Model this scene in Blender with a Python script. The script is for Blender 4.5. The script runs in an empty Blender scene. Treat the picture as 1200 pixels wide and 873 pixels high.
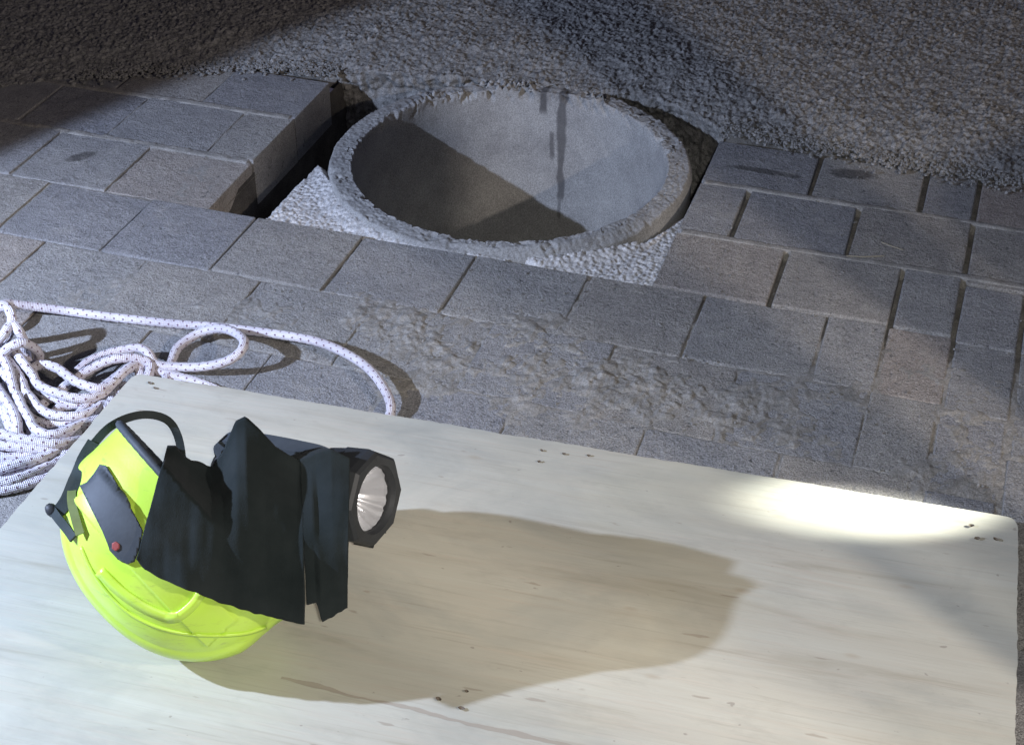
import bpy, bmesh, math, random
import numpy as np
from mathutils import Vector, Matrix, noise as mn
from mathutils.bvhtree import BVHTree
random.seed(7)
SC = bpy.context.scene
COL = SC.collection
# ------------------------------------------------------------------ camera
CAMLOC = Vector((0, 0, 1.5))
CR = Vector((0.95103786, 0.30907187, 0.00125447))
CU = Vector((-0.18100371, 0.55366318, 0.81283131))
CB = Vector((0.25052874, -0.77326041, 0.5824978))
cd = bpy.data.cameras.new('camera'); cam = bpy.data.objects.new('camera', cd); COL.objects.link(cam)
M = Matrix((CR, CU, CB)).transposed().to_4x4(); M.translation = CAMLOC
cam.matrix_world = M
cd.sensor_fit = 'HORIZONTAL'; cd.sensor_width = 36; cd.lens = 1850/1200*36
cd.clip_start = .02; cd.clip_end = 200
SC.camera = cam
# ------------------------------------------------------------------ night sky, lamps and added fills
W = bpy.data.worlds.new('World'); SC.world = W; W.use_nodes = True
bgn = W.node_tree.nodes['Background']; bgn.inputs[0].default_value = (.58, .55, .85, 1); bgn.inputs[1].default_value = .05
SC.view_settings.view_transform = 'Standard'; SC.view_settings.look = 'None'
SC.view_settings.exposure = .3; SC.view_settings.gamma = 1
def spotlamp(name, loc, target, power, color, angle, blend, radius):
    l = bpy.data.lights.new(name, 'SPOT'); l.energy = power; l.color = color
    l.spot_size = math.radians(angle); l.spot_blend = blend; l.shadow_soft_size = radius
    o = bpy.data.objects.new(name, l); COL.objects.link(o); o.location = loc
    o.rotation_euler = (Vector(target)-Vector(loc)).to_track_quat('-Z', 'Y').to_euler()
    return o
KEY = (-2.0, .87, .93)
FILL = (1.9, .4, 1.75)
spotlamp('work_light', KEY, (-1.04, 1.38, .0), 188, (.58, .70, 1.0), 94, .09, .014)
spotlamp('warm_light', FILL, (-.35, 3.2, -.1), 155, (1.0, .88, .78), 56, .22, .03)
spotlamp('added_warm_low', (FILL[0], FILL[1]+.28, FILL[2]), (-.72, 1.22, 0), 140, (1.0, .91, .83), 34, .3, .05)  # added second warm spot to light board and helmet, no such source seen
spotlamp('added_camera_fill', (.1, -.1, 1.62), (-.12, 1.30, 0), 86, (1.0, .97, .90), 53, .65, .02)  # added fill beside the camera, lifts board and pavers; no real source
spotlamp('hand_torch_beam', (2.15, 2.45, 1.0), (-.035, 1.805, .03), 1900, (.98, 1.0, .93), 4.2, 1., .01)

def lin(c):
    return tuple(((x/12.92) if x <= .04045 else ((x+.055)/1.055)**2.4) for x in c)
def ray(px, py):
    return CR*((px-600)/1850) - CU*((py-436.5)/1850) - CB
def ground(px, py, z=0.):
    d = ray(px, py); return CAMLOC + d*((z-1.5)/d.z)
def deep(px, py, dep):
    return CAMLOC + ray(px, py)*dep
# ------------------------------------------------------------------ helpers
def tag(o, label=None, cat=None, group=None, kind=None):
    if label: o['label'] = label
    if cat: o['category'] = cat
    if group: o['group'] = group
    if kind: o['kind'] = kind
    return o
def empty(name, loc=(0, 0, 0)):
    o = bpy.data.objects.new(name, None); COL.objects.link(o); o.location = loc; return o
def obj(name, me, mat=None, parent=None):
    if isinstance(me, bmesh.types.BMesh):
        b = me; me = bpy.data.meshes.new(name); b.to_mesh(me); b.free()
    if mat and not me.materials: me.materials.append(mat)
    o = bpy.data.objects.new(name, me); COL.objects.link(o)
    if parent:
        o.parent = parent
        if parent.location.length: o.matrix_parent_inverse = Matrix.Translation(-parent.location)
    return o
def smooth(o, on=True):
    o.data.polygons.foreach_set('use_smooth', [on]*len(o.data.polygons)); return o
def mesh_np(name, co, quads):
    me = bpy.data.meshes.new(name); co = np.asarray(co, np.float32); quads = np.asarray(quads, np.int32)
    me.vertices.add(len(co)); me.vertices.foreach_set('co', co.ravel())
    me.loops.add(quads.size); me.loops.foreach_set('vertex_index', quads.ravel())
    k = quads.shape[1]
    me.polygons.add(len(quads)); me.polygons.foreach_set('loop_start', np.arange(0, quads.size, k))
    me.polygons.foreach_set('use_smooth', np.ones(len(quads), bool))
    me.update(calc_edges=True); me.validate(); return me
def grid_quads(nu, nv, closed=False, keep=None):
    i, j = np.meshgrid(np.arange(nu if closed else nu-1), np.arange(nv-1), indexing='ij')
    i2 = (i+1) % nu
    q = np.stack([i*nv+j, i2*nv+j, i2*nv+j+1, i*nv+j+1], -1).reshape(-1, 4)
    if keep is not None: q = q[keep[q].all(1)]
    return q
def hsh(ix, iy, s):
    v = np.sin(ix*127.1+iy*311.7+s*74.7)*43758.5453
    return v-np.floor(v)
def vnoise(x, y, s=0):
    ix, iy = np.floor(x), np.floor(y); fx, fy = x-ix, y-iy
    fx = fx*fx*(3-2*fx); fy = fy*fy*(3-2*fy)
    a, b, c, d = hsh(ix, iy, s), hsh(ix+1, iy, s), hsh(ix, iy+1, s), hsh(ix+1, iy+1, s)
    return (a*(1-fx)+b*fx)*(1-fy)+(c*(1-fx)+d*fx)*fy
def fbm(x, y, o=4, s=0):
    t = 0*x; a = .5
    for k in range(o): t = t+a*vnoise(x*2**k+17*k, y*2**k-9*k, s+k); a *= .5
    return t
def worley(x, y, s=0):
    ix, iy = np.floor(x), np.floor(y); best = np.full(x.shape, 9.); rid = np.zeros(x.shape)
    for dx in (-1, 0, 1):
        for dy in (-1, 0, 1):
            cx, cy = ix+dx, iy+dy
            d = np.hypot(cx+.1+.8*hsh(cx, cy, s)-x, cy+.1+.8*hsh(cx, cy, s+1)-y)
            m = d < best; best = np.where(m, d, best); rid = np.where(m, hsh(cx, cy, s+2), rid)
    return best, rid
def sstep(a, b, x):
    t = np.clip((x-a)/(b-a), 0, 1); return t*t*(3-2*t)
# ------------------------------------------------------------------ materials
class Mat:
    def __init__(s, name, rough=.9, metal=0, spec=.3):
        s.m = bpy.data.materials.new(name); s.m.use_nodes = True; s.t = s.m.node_tree; s.n = s.t.nodes
        s.b = s.n['Principled BSDF']; s.b.inputs['Roughness'].default_value = rough
        s.b.inputs['Metallic'].default_value = metal; s.b.inputs['Specular IOR Level'].default_value = spec
        s.tc = s.n.new('ShaderNodeTexCoord')
    def link(s, a, b): s.t.links.new(a, b)
    def coord(s, kind='Object', scale=(1, 1, 1)):
        mp = s.n.new('ShaderNodeMapping'); mp.inputs['Scale'].default_value = scale
        s.link(s.tc.outputs[kind], mp.inputs[0]); return mp.outputs[0]
    def world(s, scale=(1, 1, 1)):
        g = s.n.new('ShaderNodeNewGeometry'); mp = s.n.new('ShaderNodeMapping'); mp.inputs['Scale'].default_value = scale
        s.link(g.outputs['Position'], mp.inputs[0]); return mp.outputs[0]
    def noise(s, vec, scale, detail=4, rough=.6, dist=0):
        n = s.n.new('ShaderNodeTexNoise'); n.inputs['Scale'].default_value = scale; n.inputs['Detail'].default_value = detail
        n.inputs['Roughness'].default_value = rough; n.inputs['Distortion'].default_value = dist
        s.link(vec, n.inputs['Vector']); return n.outputs['Fac']
    def vor(s, vec, scale, feat='F1', out='Distance'):
        n = s.n.new('ShaderNodeTexVoronoi'); n.feature = feat; n.inputs['Scale'].default_value = scale
        s.link(vec, n.inputs['Vector']); return n.outputs[out]
    def ramp(s, fac, stops):
        r = s.n.new('ShaderNodeValToRGB'); e = r.color_ramp.elements
        while len(e) < len(stops): e.new(.5)
        for k, (p, c) in enumerate(stops):
            e[k].position = p; e[k].color = (*c, 1) if isinstance(c, tuple) else (c, c, c, 1)
        s.link(fac, r.inputs[0]); return r.outputs[0]
    def math(s, op, a, b=None, c=None):
        n = s.n.new('ShaderNodeMath'); n.operation = op
        for k, v in enumerate((a, b, c)):
            if v is None: continue
            if isinstance(v, (int, float)): n.inputs[k].default_value = v
            else: s.link(v, n.inputs[k])
        return n.outputs[0]
    def mix(s, fac, a, b, mode='MIX'):
        n = s.n.new('ShaderNodeMix'); n.data_type = 'RGBA'; n.blend_type = mode
        for k, v in ((0, fac), (6, a), (7, b)):
            if isinstance(v, (int, float)) and k == 0: n.inputs[0].default_value = v
            elif isinstance(v, tuple): n.inputs[k].default_value = (*v, 1)
            elif isinstance(v, (int, float)): n.inputs[k].default_value = (v, v, v, 1)
            else: s.link(v, n.inputs[k])
        return n.outputs[2]
    def color(s, c):
        if isinstance(c, tuple): s.b.inputs['Base Color'].default_value = (*c, 1)
        else: s.link(c, s.b.inputs['Base Color'])
    def bump(s, h, dist=.002, strength=1.):
        n = s.n.new('ShaderNodeBump'); n.inputs['Distance'].default_value = dist; n.inputs['Strength'].default_value = strength
        s.link(h, n.inputs['Height'])
        if s.b.inputs['Normal'].links: s.link(s.b.inputs['Normal'].links[0].from_socket, n.inputs['Normal'])
        s.link(n.outputs[0], s.b.inputs['Normal'])
    def attr(s, name):
        n = s.n.new('ShaderNodeAttribute'); n.attribute_name = name; return n.outputs['Fac']

STAINS = [(-.215, 2.845, .052, .024, .15), (-.38, 2.80, .085, .012, .0), (-1.70, 2.43, .035, .018, .9), (-1.28, 2.84, .05, .01, .2)]
def mat_paver():
    m = Mat('paver_concrete', .93, 0, .2); w = m.world()
    big = m.noise(w, 3.2, 5, .6); mid = m.noise(w, 26, 5, .7); fine = m.noise(w, 420, 3, .7); gr = m.vor(w, 330)
    oi = m.n.new('ShaderNodeObjectInfo')
    c = m.ramp(mid, [(.28, (.17, .17, .172)), (.5, (.285, .282, .277)), (.74, (.41, .40, .385))])
    c = m.mix(.55, c, m.ramp(big, [(.3, (.23, .23, .235)), (.7, (.40, .385, .36))]))
    rv = m.ramp(oi.outputs['Random'], [(0, (.87, .89, .95)), (.3, (.97, .98, 1.)), (.6, (1., 1., .99)), (.9, (1.05, 1.01, .95)), (1, (1.10, .98, .91))])
    c = m.mix(1., c, rv, 'MULTIPLY')
    c = m.mix(1., c, m.ramp(fine, [(.3, .55), (.5, 1.), (.72, 1.7)]), 'MULTIPLY')
    c = m.mix(m.ramp(m.noise(w, 900, 1, .5), [(.70, 0.), (.76, .7)]), c, (.5, .48, .46))
    for (ex_, ey_, rx_, ry_, ang_) in STAINS:
        mp = m.n.new('ShaderNodeMapping'); mp.vector_type = 'TEXTURE'; mp.inputs['Location'].default_value = (ex_, ey_, 0); mp.inputs['Rotation'].default_value = (0, 0, ang_); mp.inputs['Scale'].default_value = (rx_, ry_, 1)
        m.link(m.world(), mp.inputs[0]); ln = m.n.new('ShaderNodeVectorMath'); ln.operation = 'LENGTH'; sx_ = m.n.new('ShaderNodeSeparateXYZ'); m.link(mp.outputs[0], sx_.inputs[0])
        d_ = m.math('SQRT', m.math('ADD', m.math('POWER', sx_.outputs[0], 2.), m.math('POWER', sx_.outputs[1], 2.)))
        d_ = m.math('ADD', d_, m.math('MULTIPLY_ADD', m.noise(w, 45, 3, .6), 1.0, -.5))
        c = m.mix(m.ramp(d_, [(.72, .72), (1., 0.)]), c, (.07, .065, .062))
    pit = m.noise(w, 75, 4, .75); c = m.mix(m.ramp(pit, [(.30, .85), (.40, 0.)]), c, (.06, .06, .065))
    c = m.mix(m.ramp(m.noise(w, 11, 5, .7), [(.56, 0.), (.70, .5)]), c, (.40, .385, .36))
    m.color(c)
    m.bump(pit, .006, .8); m.bump(mid, .010, .7); m.bump(m.noise(w, 110, 3, .6), .004, .7); m.bump(fine, .0032, 1.); m.bump(gr, .0012, .5)
    return m.m
def mat_simple_rough(name, c1, c2, c3, sc, bumps, attr=None):
    m = Mat(name, .95, 0, .2); w = m.world()
    n1 = m.noise(w, sc, 6, .65); fine = m.noise(w, 380, 3, .7)
    c = m.ramp(n1, [(.28, c1), (.5, c2), (.75, c3)])
    c = m.mix(1., c, m.ramp(fine, [(.3, .6), (.5, 1.), (.72, 1.5)]), 'MULTIPLY')
    if name == 'road_aggregate':
        c = m.mix(m.ramp(m.noise(w, 130, 3, .7), [(.33, .8), (.45, 0.)]), c, (.05, .05, .052))
        c = m.mix(m.ramp(m.noise(w, 210, 2, .6), [(.60, 0.), (.70, .3)]), c, (.42, .41, .39))
    if attr: c = m.mix(m.attr('stain'), c, attr)
    m.color(c); m.bump(n1, bumps[0], .6); m.bump(fine, bumps[1], .8); return m.m
PAVER = mat_paver()
GRAVEL = mat_simple_rough('road_aggregate', (.14, .137, .132), (.24, .235, .225), (.37, .36, .345), 55, (.004, .003))
SAND = mat_simple_rough('joint_sand', (.17, .163, .15), (.255, .245, .226), (.35, .335, .31), 24, (.003, .0022))
CHIPS = mat_simple_rough('limestone_chips', (.3, .295, .29), (.46, .45, .44), (.62, .61, .6), 60, (.002, .001))
SOIL = mat_simple_rough('soil', (.05, .045, .04), (.085, .078, .07), (.13, .12, .105), 20, (.006, .003))
RINGM = mat_simple_rough('ring_concrete', (.235, .23, .225), (.30, .295, .285), (.37, .365, .35), 10, (.0012, .0008), (.07, .066, .066))
MORTAR = mat_simple_rough('mortar', (.2, .195, .185), (.3, .29, .28), (.42, .405, .39), 30, (.003, .0015))
def mat_board():
    m = Mat('plywood_face', .42, 0, .35)
    v = m.coord('Object', (1, 9, 1)); v2 = m.coord('Object', (1, 28, 1)); v3 = m.coord('Object', (1, 1, 1))
    g = m.noise(v, 3.0, 6, .62, .6); f = m.noise(v2, 6, 6, .7, .3); b = m.noise(v3, 2.2, 3, .5)
    c = m.ramp(g, [(.25, (.33, .305, .24)), (.42, (.43, .415, .35)), (.6, (.465, .457, .39)), (.8, (.50, .495, .435))])
    c = m.mix(m.ramp(f, [(.34, .55), (.5, 0.)]), c, (.47, .42, .35))
    c = m.mix(m.ramp(b, [(.45, 0.), (.7, .35)]), c, (.49, .47, .38))
    gs = m.noise(m.coord('Object', (1, 2.2, 1)), 3.1, 5, .65, .8)
    c = m.mix(m.ramp(gs, [(.50, 0.), (.72, .55)]), c, (.30, .31, .28))
    c = m.mix(m.ramp(m.noise(m.coord('Object', (1, 1.5, 1)), 1.7, 4, .6, .5), [(.5, 0.), (.8, .5)]), c, (.51, .485, .36))
    fg = m.noise(m.coord('Object', (1, 45, 1)), 4.5, 7, .75, .4)
    c = m.mix(m.ramp(fg, [(.33, .4), (.45, 0.)]), c, (.30, .275, .22))
    mott = m.noise(m.coord('Object', (1, 2.4, 1)), 9, 5, .7, .3)
    c = m.mix(m.ramp(mott, [(.55, 0.), (.72, .4)]), c, (.33, .32, .27))
    k = m.vor(m.coord('Object', (1, 2.6, 1)), 5.5)
    c = m.mix(m.ramp(k, [(.0, .5), (.035, .35), (.08, 0.)]), c, (.36, .30, .22))
    d = m.noise(m.coord('Object', (1, 5, 1)), 17, 2, .5)
    c = m.mix(m.ramp(d, [(.715, 0.), (.75, .65)]), c, (.30, .26, .21))
    # scattered dirt specks
    sp = m.noise(m.coord('Object', (1, 1.6, 1)), 60, 2, .5)
    c = m.mix(m.ramp(sp, [(.73, 0.), (.765, .6)]), c, (.24, .21, .18))
    # open seam of the face veneer
    sx = m.n.new('ShaderNodeSeparateXYZ'); m.link(m.tc.outputs['Object'], sx.inputs[0])
    wob = m.math('MULTIPLY_ADD', m.noise(m.coord('Object', (1, 0, 0)), 5, 4, .6), .028, -.014)
    yy = m.math('ADD', sx.outputs[1], m.math('ADD', wob, m.math('MULTIPLY_ADD', sx.outputs[0], .035, SEAM)))
    dist = m.math('ABSOLUTE', yy)
    wid = m.math('MULTIPLY_ADD', m.noise(m.coord('Object', (1, 0, 0)), 11, 3, .6), .013, -.0036)
    wid = m.math('MAXIMUM', wid, .0006)
    on = m.math('LESS_THAN', dist, wid)
    rng = m.math('MULTIPLY', m.math('GREATER_THAN', sx.outputs[0], .47), m.math('LESS_THAN', sx.outputs[0], 1.12))
    on = m.math('MULTIPLY', on, rng)
    c = m.mix(m.math('MULTIPLY', on, .62), c, (.30, .25, .2))
    m.color(c); m.bump(f, .0006, .5)
    m.bump(m.math('SUBTRACT', 1., on), .0006, .6)
    return m.m
SEAM = .54
BOARDM = mat_board()
def mat_plyedge():
    m = Mat('plywood_edge', .8); sx = m.n.new('ShaderNodeSeparateXYZ'); m.link(m.tc.outputs['Object'], sx.inputs[0])
    s = m.math('SINE', m.math('MULTIPLY', sx.outputs[2], 2*math.pi/.0058))
    m.color(m.mix(m.ramp(s, [(.4, 0.), (.6, 1.)]), (.40, .33, .23), (.23, .17, .11))); return m.m
PLYEDGE = mat_plyedge()
def flat(name, c, rough=.6, metal=0, spec=.4, bump=None):
    m = Mat(name, rough, metal, spec)
    w = m.coord('Object'); n = m.noise(w, 35, 4, .6)
    m.color(m.mix(m.ramp(n, [(.3, 0.), (.7, 1.)]), tuple(x*.82 for x in c), tuple(min(1, x*1.15) for x in c)))
    if bump: m.bump(m.noise(w, bump[0], 3, .6), bump[1], .8)
    return m.m
def mat_yellow():
    m = Mat('fluorescent_shell', .36, 0, .45); w = m.coord('Object'); n = m.noise(w, 14, 4, .6)
    c = m.mix(m.ramp(n, [(.35, 0.), (.75, .5)]), (.52, .78, .07), (.60, .78, .14))
    sm = m.noise(m.coord('Object', (1, 1, 5)), 26, 5, .75); c = m.mix(m.ramp(sm, [(.58, 0.), (.70, .45)]), c, (.25, .32, .08)); c = m.mix(m.ramp(m.noise(w, 6, 4, .6), [(.5, 0.), (.75, .3)]), c, (.36, .44, .12))
    m.color(c); m.b.inputs['Coat Weight'].default_value = .3; m.b.inputs['Coat Roughness'].default_value = .2
    m.bump(m.noise(w, 260, 2, .5), .0002, .6)
    return m.m
YELLOW = mat_yellow()
BLACKP = flat('black_rubber', (.022, .024, .026), .55, 0, .4, (300, .0004))
GREYP = flat('dark_grey_plastic', (.05, .058, .066), .62, 0, .3, (240, .0002))
STRAPM = flat('webbing', (.045, .055, .055), .85, 0, .2, (700, .0005))
def mat_cloth():
    m = Mat('black_cloth', 1., 0, .03); w = m.coord('Object'); n = m.noise(w, 9, 5, .6)
    c = m.mix(m.ramp(n, [(.35, 0.), (.75, 1.)]), (.013, .017, .017), (.026, .031, .031))
    m.color(c)
    m.b.inputs['Sheen Weight'].default_value = .05; m.b.inputs['Sheen Roughness'].default_value = .5
    m.bump(m.noise(w, 30, 4, .6), .003, .5); m.bump(m.noise(w, 700, 2, .6), .0006, .7); return m.m
CLOTH = mat_cloth()
CHROME = Mat('mirror_reflector', .27, .72, .6); CHROME.color((.88, .90, .93)); CHROME.bump(CHROME.noise(CHROME.coord('Object'), 45, 3, .6), .0008, .6); CHROME = CHROME.m
RED = flat('red_mark', (.30, .06, .05), .6)
def mat_glass():
    m = bpy.data.materials.new('clear_lens'); m.use_nodes = True; t = m.node_tree; t.nodes.remove(t.nodes['Principled BSDF'])
    tr = t.nodes.new('ShaderNodeBsdfTransparent'); gl = t.nodes.new('ShaderNodeBsdfGlossy'); gl.inputs['Roughness'].default_value = .05
    fr = t.nodes.new('ShaderNodeFresnel'); fr.inputs[0].default_value = 1.45; mx = t.nodes.new('ShaderNodeMixShader')
    t.links.new(fr.outputs[0], mx.inputs[0]); t.links.new(tr.outputs[0], mx.inputs[1]); t.links.new(gl.outputs[0], mx.inputs[2])
    t.links.new(mx.outputs[0], t.nodes['Material Output'].inputs[0])
    return m
GLASS = mat_glass()
def mat_rope():
    m = Mat('braided_rope', .85, 0, .2)
    sx = m.n.new('ShaderNodeSeparateXYZ'); m.link(m.tc.outputs['UV'], sx.inputs[0])
    a = m.math('MULTIPLY_ADD', sx.outputs[1], 62., m.math('MULTIPLY', sx.outputs[0], 3.))
    b = m.math('MULTIPLY_ADD', sx.outputs[1], 62., m.math('MULTIPLY', sx.outputs[0], -3.))
    fa, fb = m.math('FRACT', a), m.math('FRACT', b)
    da = m.math('ABSOLUTE', m.math('SUBTRACT', fa, .5)); db = m.math('ABSOLUTE', m.math('SUBTRACT', fb, .5))
    dot = m.math('LESS_THAN', m.math('MAXIMUM', da, db), .13)
    n = m.noise(m.world(), 12, 4, .6)
    base = m.mix(m.ramp(n, [(.3, 0.), (.72, 1.)]), (.50, .46, .50), (.78, .75, .79))
    col = m.mix(m.math('MULTIPLY', dot, .88), base, (.10, .03, .07))
    m.color(col)
    a2 = m.math('SINE', m.math('MULTIPLY', a, 2*math.pi*3)); b2 = m.math('SINE', m.math('MULTIPLY', b, 2*math.pi*3))
    m.bump(m.math('MULTIPLY', a2, b2), .0012, .7)
    return m.m
ROPEM = mat_rope()
STRAW = flat('dry_straw', (.26, .23, .17), .8)
STEELP = flat('galvanised_post', (.35, .35, .36), .45, .6)
PLASTO = flat('orange_plastic', (.65, .14, .03), .5)
# ------------------------------------------------------------------ ground and pavement
RX0, RX1, RY0 = -1.36, -.497, 2.32
me = bpy.data.meshes.new('ground')
def plane_ring(z, outer, hole):
    x0, y0, x1, y1 = outer; a, b, c, d = hole
    v = [(x0, y0, z), (x1, y0, z), (x1, y1, z), (x0, y1, z), (a, b, z), (c, b, z), (c, d, z), (a, d, z)]
    return v, [(0, 1, 5, 4), (1, 2, 6, 5), (2, 3, 7, 6), (3, 0, 4, 7)]
v, f = plane_ring(-.021, (-40, -40, 40, 60), (RX0-.01, RY0-.01, RX1+.01, 3.1))
me.from_pydata(v, [], f)
tag(obj('ground', me, SAND), kind='structure')
# soil walls and floor of the dug recess (below the pavers)
bm = bmesh.new()
def quad(bm, pts):
    return bm.faces.new([bm.verts.new(p) for p in pts])
x0, x1, y0, y1 = RX0-.004, RX1+.004, RY0-.004, 3.12
for (a, b), (c, d) in (((x0, y0), (x1, y0)), ((x1, y0), (x1, y1)), ((x1, y1), (x0, y1)), ((x0, y1), (x0, y0))):
    quad(bm, [(a, b, -.026), (c, d, -.026), (c, d, -.5), (a, b, -.5)])
quad(bm, [(x0, y0, -.5), (x1, y0, -.5), (x1, y1, -.5), (x0, y1, -.5)])
tag(obj('soil', bm, SOIL), kind='structure')

pave = empty('pavement'); tag(pave, kind='structure')
_cache = {}
def paver_mesh(w, h):
    k = (round(w, 3), round(h, 3), random.randint(0, 3))
    if k in _cache: return _cache[k]
    bm = bmesh.new(); bmesh.ops.create_cube(bm, size=1)
    rnd = random.Random(hash(k) & 0xffff)
    for v_ in bm.verts:
        v_.co.x *= w; v_.co.y *= h; v_.co.z = v_.co.z*.1-.05
        v_.co.x += rnd.uniform(-.0012, .0012); v_.co.y += rnd.uniform(-.0012, .0012)
    ed = [e for e in bm.edges if e.verts[0].co.z > -.01 or e.verts[1].co.z > -.01]
    bmesh.ops.bevel(bm, geom=ed, offset=.003, segments=2, profile=.6, affect='EDGES')
    me = bpy.data.meshes.new('paver'); bm.to_mesh(me); bm.free(); me.materials.append(PAVER)
    for p in me.polygons: p.use_smooth = False
    _cache[k] = me; return me
def paver(xa, xb, ya, yb, gap=.0035, dz=0.):
    o = bpy.data.objects.new('paver', paver_mesh(xb-xa-gap, yb-ya-gap)); COL.objects.link(o); o.parent = pave
    o.location = ((xa+xb)/2+random.uniform(-.0008, .0008), (ya+yb)/2+random.uniform(-.0008, .0008), random.uniform(-.0022, .0015)+dz)
    o.rotation_euler = (random.uniform(-.008, .008), random.uniform(-.008, .008), random.uniform(-.005, .005))
    return o
def run(xs, ya, yb, gap=.0035, dz=0.):
    for a, b in zip(xs[:-1], xs[1:]): paver(a, b, ya, yb, gap, dz)
def left(x, n=7, w=.21):
    return [x-w*k for k in range(n, 0, -1)]
rows = [(2.72, 2.905, left(-1.793, 4)+[-1.793, -1.583, RX0], [-.497, -.281, -.071, .031, ]),
        (2.52, 2.72, left(-1.70, 4)+[-1.70, -1.47, RX0], [-.497, -.393, -.18, .031]),
        (2.32, 2.52, left(-1.795, 4)+[-1.795, -1.585, RX0], [-.497, -.284, -.075, .031])]
for ya, yb, L, Rr in rows:
    run(L, ya, yb, .005); run(Rr, ya, yb, .010)
run(left(-1.905, 3)+[-1.905, -1.70, -1.478, -1.257, -1.04, -.82, -.604, -.395, -.18, -.077, .031], 2.12, 2.32, .005, .001)
run(left(-1.59, 5)+[-1.59, -1.38, -1.155, -.935, -.72, -.506, -.295, -.082, .027], 1.92, 2.12)
run(left(-1.48, 5)+[-1.48, -1.265, -1.04, -.825, -.613, -.40, -.19, .022], 1.72, 1.92)
y = 1.72; k = 0
while y > .45:
    off = .105 if k % 2 else 0
    run([-2.53+off+.21*i for i in range(12 if k % 2 else 13)]+([.022] if k % 2 else [])+([.022] if k % 2 == 0 else []), y-.2, y); y -= .2; k += 1
for a, b, ya, yb in [(.031, .241, 2.72, 2.905), (.031, .241, 2.498, 2.72), (.031, .138, 2.308, 2.498), (.031, .138, 2.107, 2.308),
                     (.025, .134, 1.904, 2.107), (.025, .134, 1.70, 1.904), (.025, .134, 1.50, 1.70),
                     (.138, .243, 2.308, 2.498), (.138, .243, 2.212, 2.308), (.138, .243, 2.013, 2.212), (.134, .241, 1.812, 2.013), (.134, .241, 1.61, 1.812), (.134, .241, 1.41, 1.61)]:
    paver(a, b, ya, yb, .009)
run([.243+.21*i for i in range(6)], 2.72, 2.905); run([.243+.105]+[.348+.21*i for i in range(1, 5)], 2.52, 2.72); paver(.243, .348, 2.52, 2.72)
for k in range(10):
    o_ = .105*(k % 2)
    if k % 2: paver(.243, .348, 2.32-.2*k, 2.52-.2*k)
    run([.243+o_+.21*i for i in range(5)], 2.32-.2*k, 2.52-.2*k)
for k in range(4):
    paver(.025, .134, 1.30-.2*k, 1.50-.2*k); paver(.134, .241, 1.21-.2*k, 1.41-.2*k)
# ------------------------------------------------------------------ sand spilled over the joints
nsx, nsy = 1050, 450
xs = np.linspace(-2.35, .45, nsx); ys = np.linspace(1.70, 2.905, nsy)
X, Y = np.meshgrid(xs, ys, indexing='ij')
n1 = fbm(X*9, Y*9, 4, 3); n2 = fbm(X*45, Y*45, 3, 8)
g2 = lambda x, y, a, b: np.exp(-(((X-x)/a)**2+((Y-y)/b)**2))
msk = np.clip(g2(-.62, 2.05, .36, .13)+.5*g2(-.98, 2.06, .22, .07)+.5*g2(-.05, 2.30, .14, .07)+.6*g2(-.33, 1.98, .2, .08)+.45*g2(-1.3, 2.02, .25, .1)
              +.5*g2(.02, 2.05, .15, .2)+.35*g2(-1.75, 2.55, .3, .12), 0, 1.1)
rowj = np.maximum(sstep(.014, .006, np.abs(Y-2.52)), sstep(.014, .006, np.abs(Y-2.72)))
openj = sstep(-.6, -.45, X)*sstep(2.22, 2.36, Y)*(1-rowj)
Z = -.0040+.0055*rowj+.012*(n1-.42)*(.45+msk*1.1)+.007*(n2-.43)*(.5+msk*1.0)+.0030*msk-.014*openj+.0035*(fbm(X*150, Y*150, 2, 66)-.45)*(.6+msk)
u_ = (X+.66)*math.cos(.5)+(Y-2.02)*math.sin(.5); v_ = -(X+.66)*math.sin(.5)+(Y-2.02)*math.cos(.5)
dc, rc = worley(X/.014, Y/.014, 91); dd2, rc2 = worley(X/.0065, Y/.0065, 95)
Z += msk*(.0018*np.clip(1-dc*1.5, 0, 1)**.6*sstep(.45, .8, rc)+.0022*np.clip(1-dd2*1.4, 0, 1)**.6*rc2)-.0012*msk
tread = (np.abs(u_) < .15) & (np.abs(v_) < .045)
Z += np.where(tread, .0013*np.sin((u_+np.abs(v_)*.9)*2*math.pi/.036)*msk*sstep(.4, .6, fbm(X*20, Y*20, 2, 88)), 0)
Z = np.where((X > RX0-.012) & (X < RX1+.012) & (Y > RY0-.012), -.035, Z)
keep = ~((X > RX0) & (X < RX1) & (Y > RY0))
tag(obj('sand', mesh_np('sand', np.stack([X, Y, Z], -1).reshape(-1, 3), grid_quads(nsx, nsy, False, keep.ravel())), SAND),
    'grey sand and dirt in the paver joints, heaped between the hole and the board', 'sand', kind='stuff')
# ------------------------------------------------------------------ rough road aggregate behind the pavers
ex = np.array([-12, -2.03, -1.88, -1.634, -1.49, -1.36, -1.26, -1.10, -.96, -.82, -.66, -.50, -.29, -.09, .014, .11, 12])
ey = np.array([1.0, 2.66, 2.77, 2.90, 2.945, 2.965, 2.995, 3.015, 3.035, 3.045, 3.045, 2.965, 2.935, 2.92, 2.91, 2.91, 2.91])
nx = 1420
xs = np.concatenate([np.linspace(-9, -2.45, 40)[:-1], np.linspace(-2.45, .42, nx), np.linspace(.42, 9, 60)[1:]])
vv = np.concatenate([np.linspace(-.36, 0, 130)[:-1], [0], np.linspace(.0025, 1.05, 430), np.linspace(1.06, 12, 60)])
X, V = np.meshgrid(xs, vv, indexing='ij')
jag = .034*(fbm(X*14, X*0+1, 4, 5)-.47)+.018*(fbm(X*75, X*0+3, 2, 9)-.45)
Y = np.interp(X, ex, ey)+jag+np.maximum(V, 0)
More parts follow.
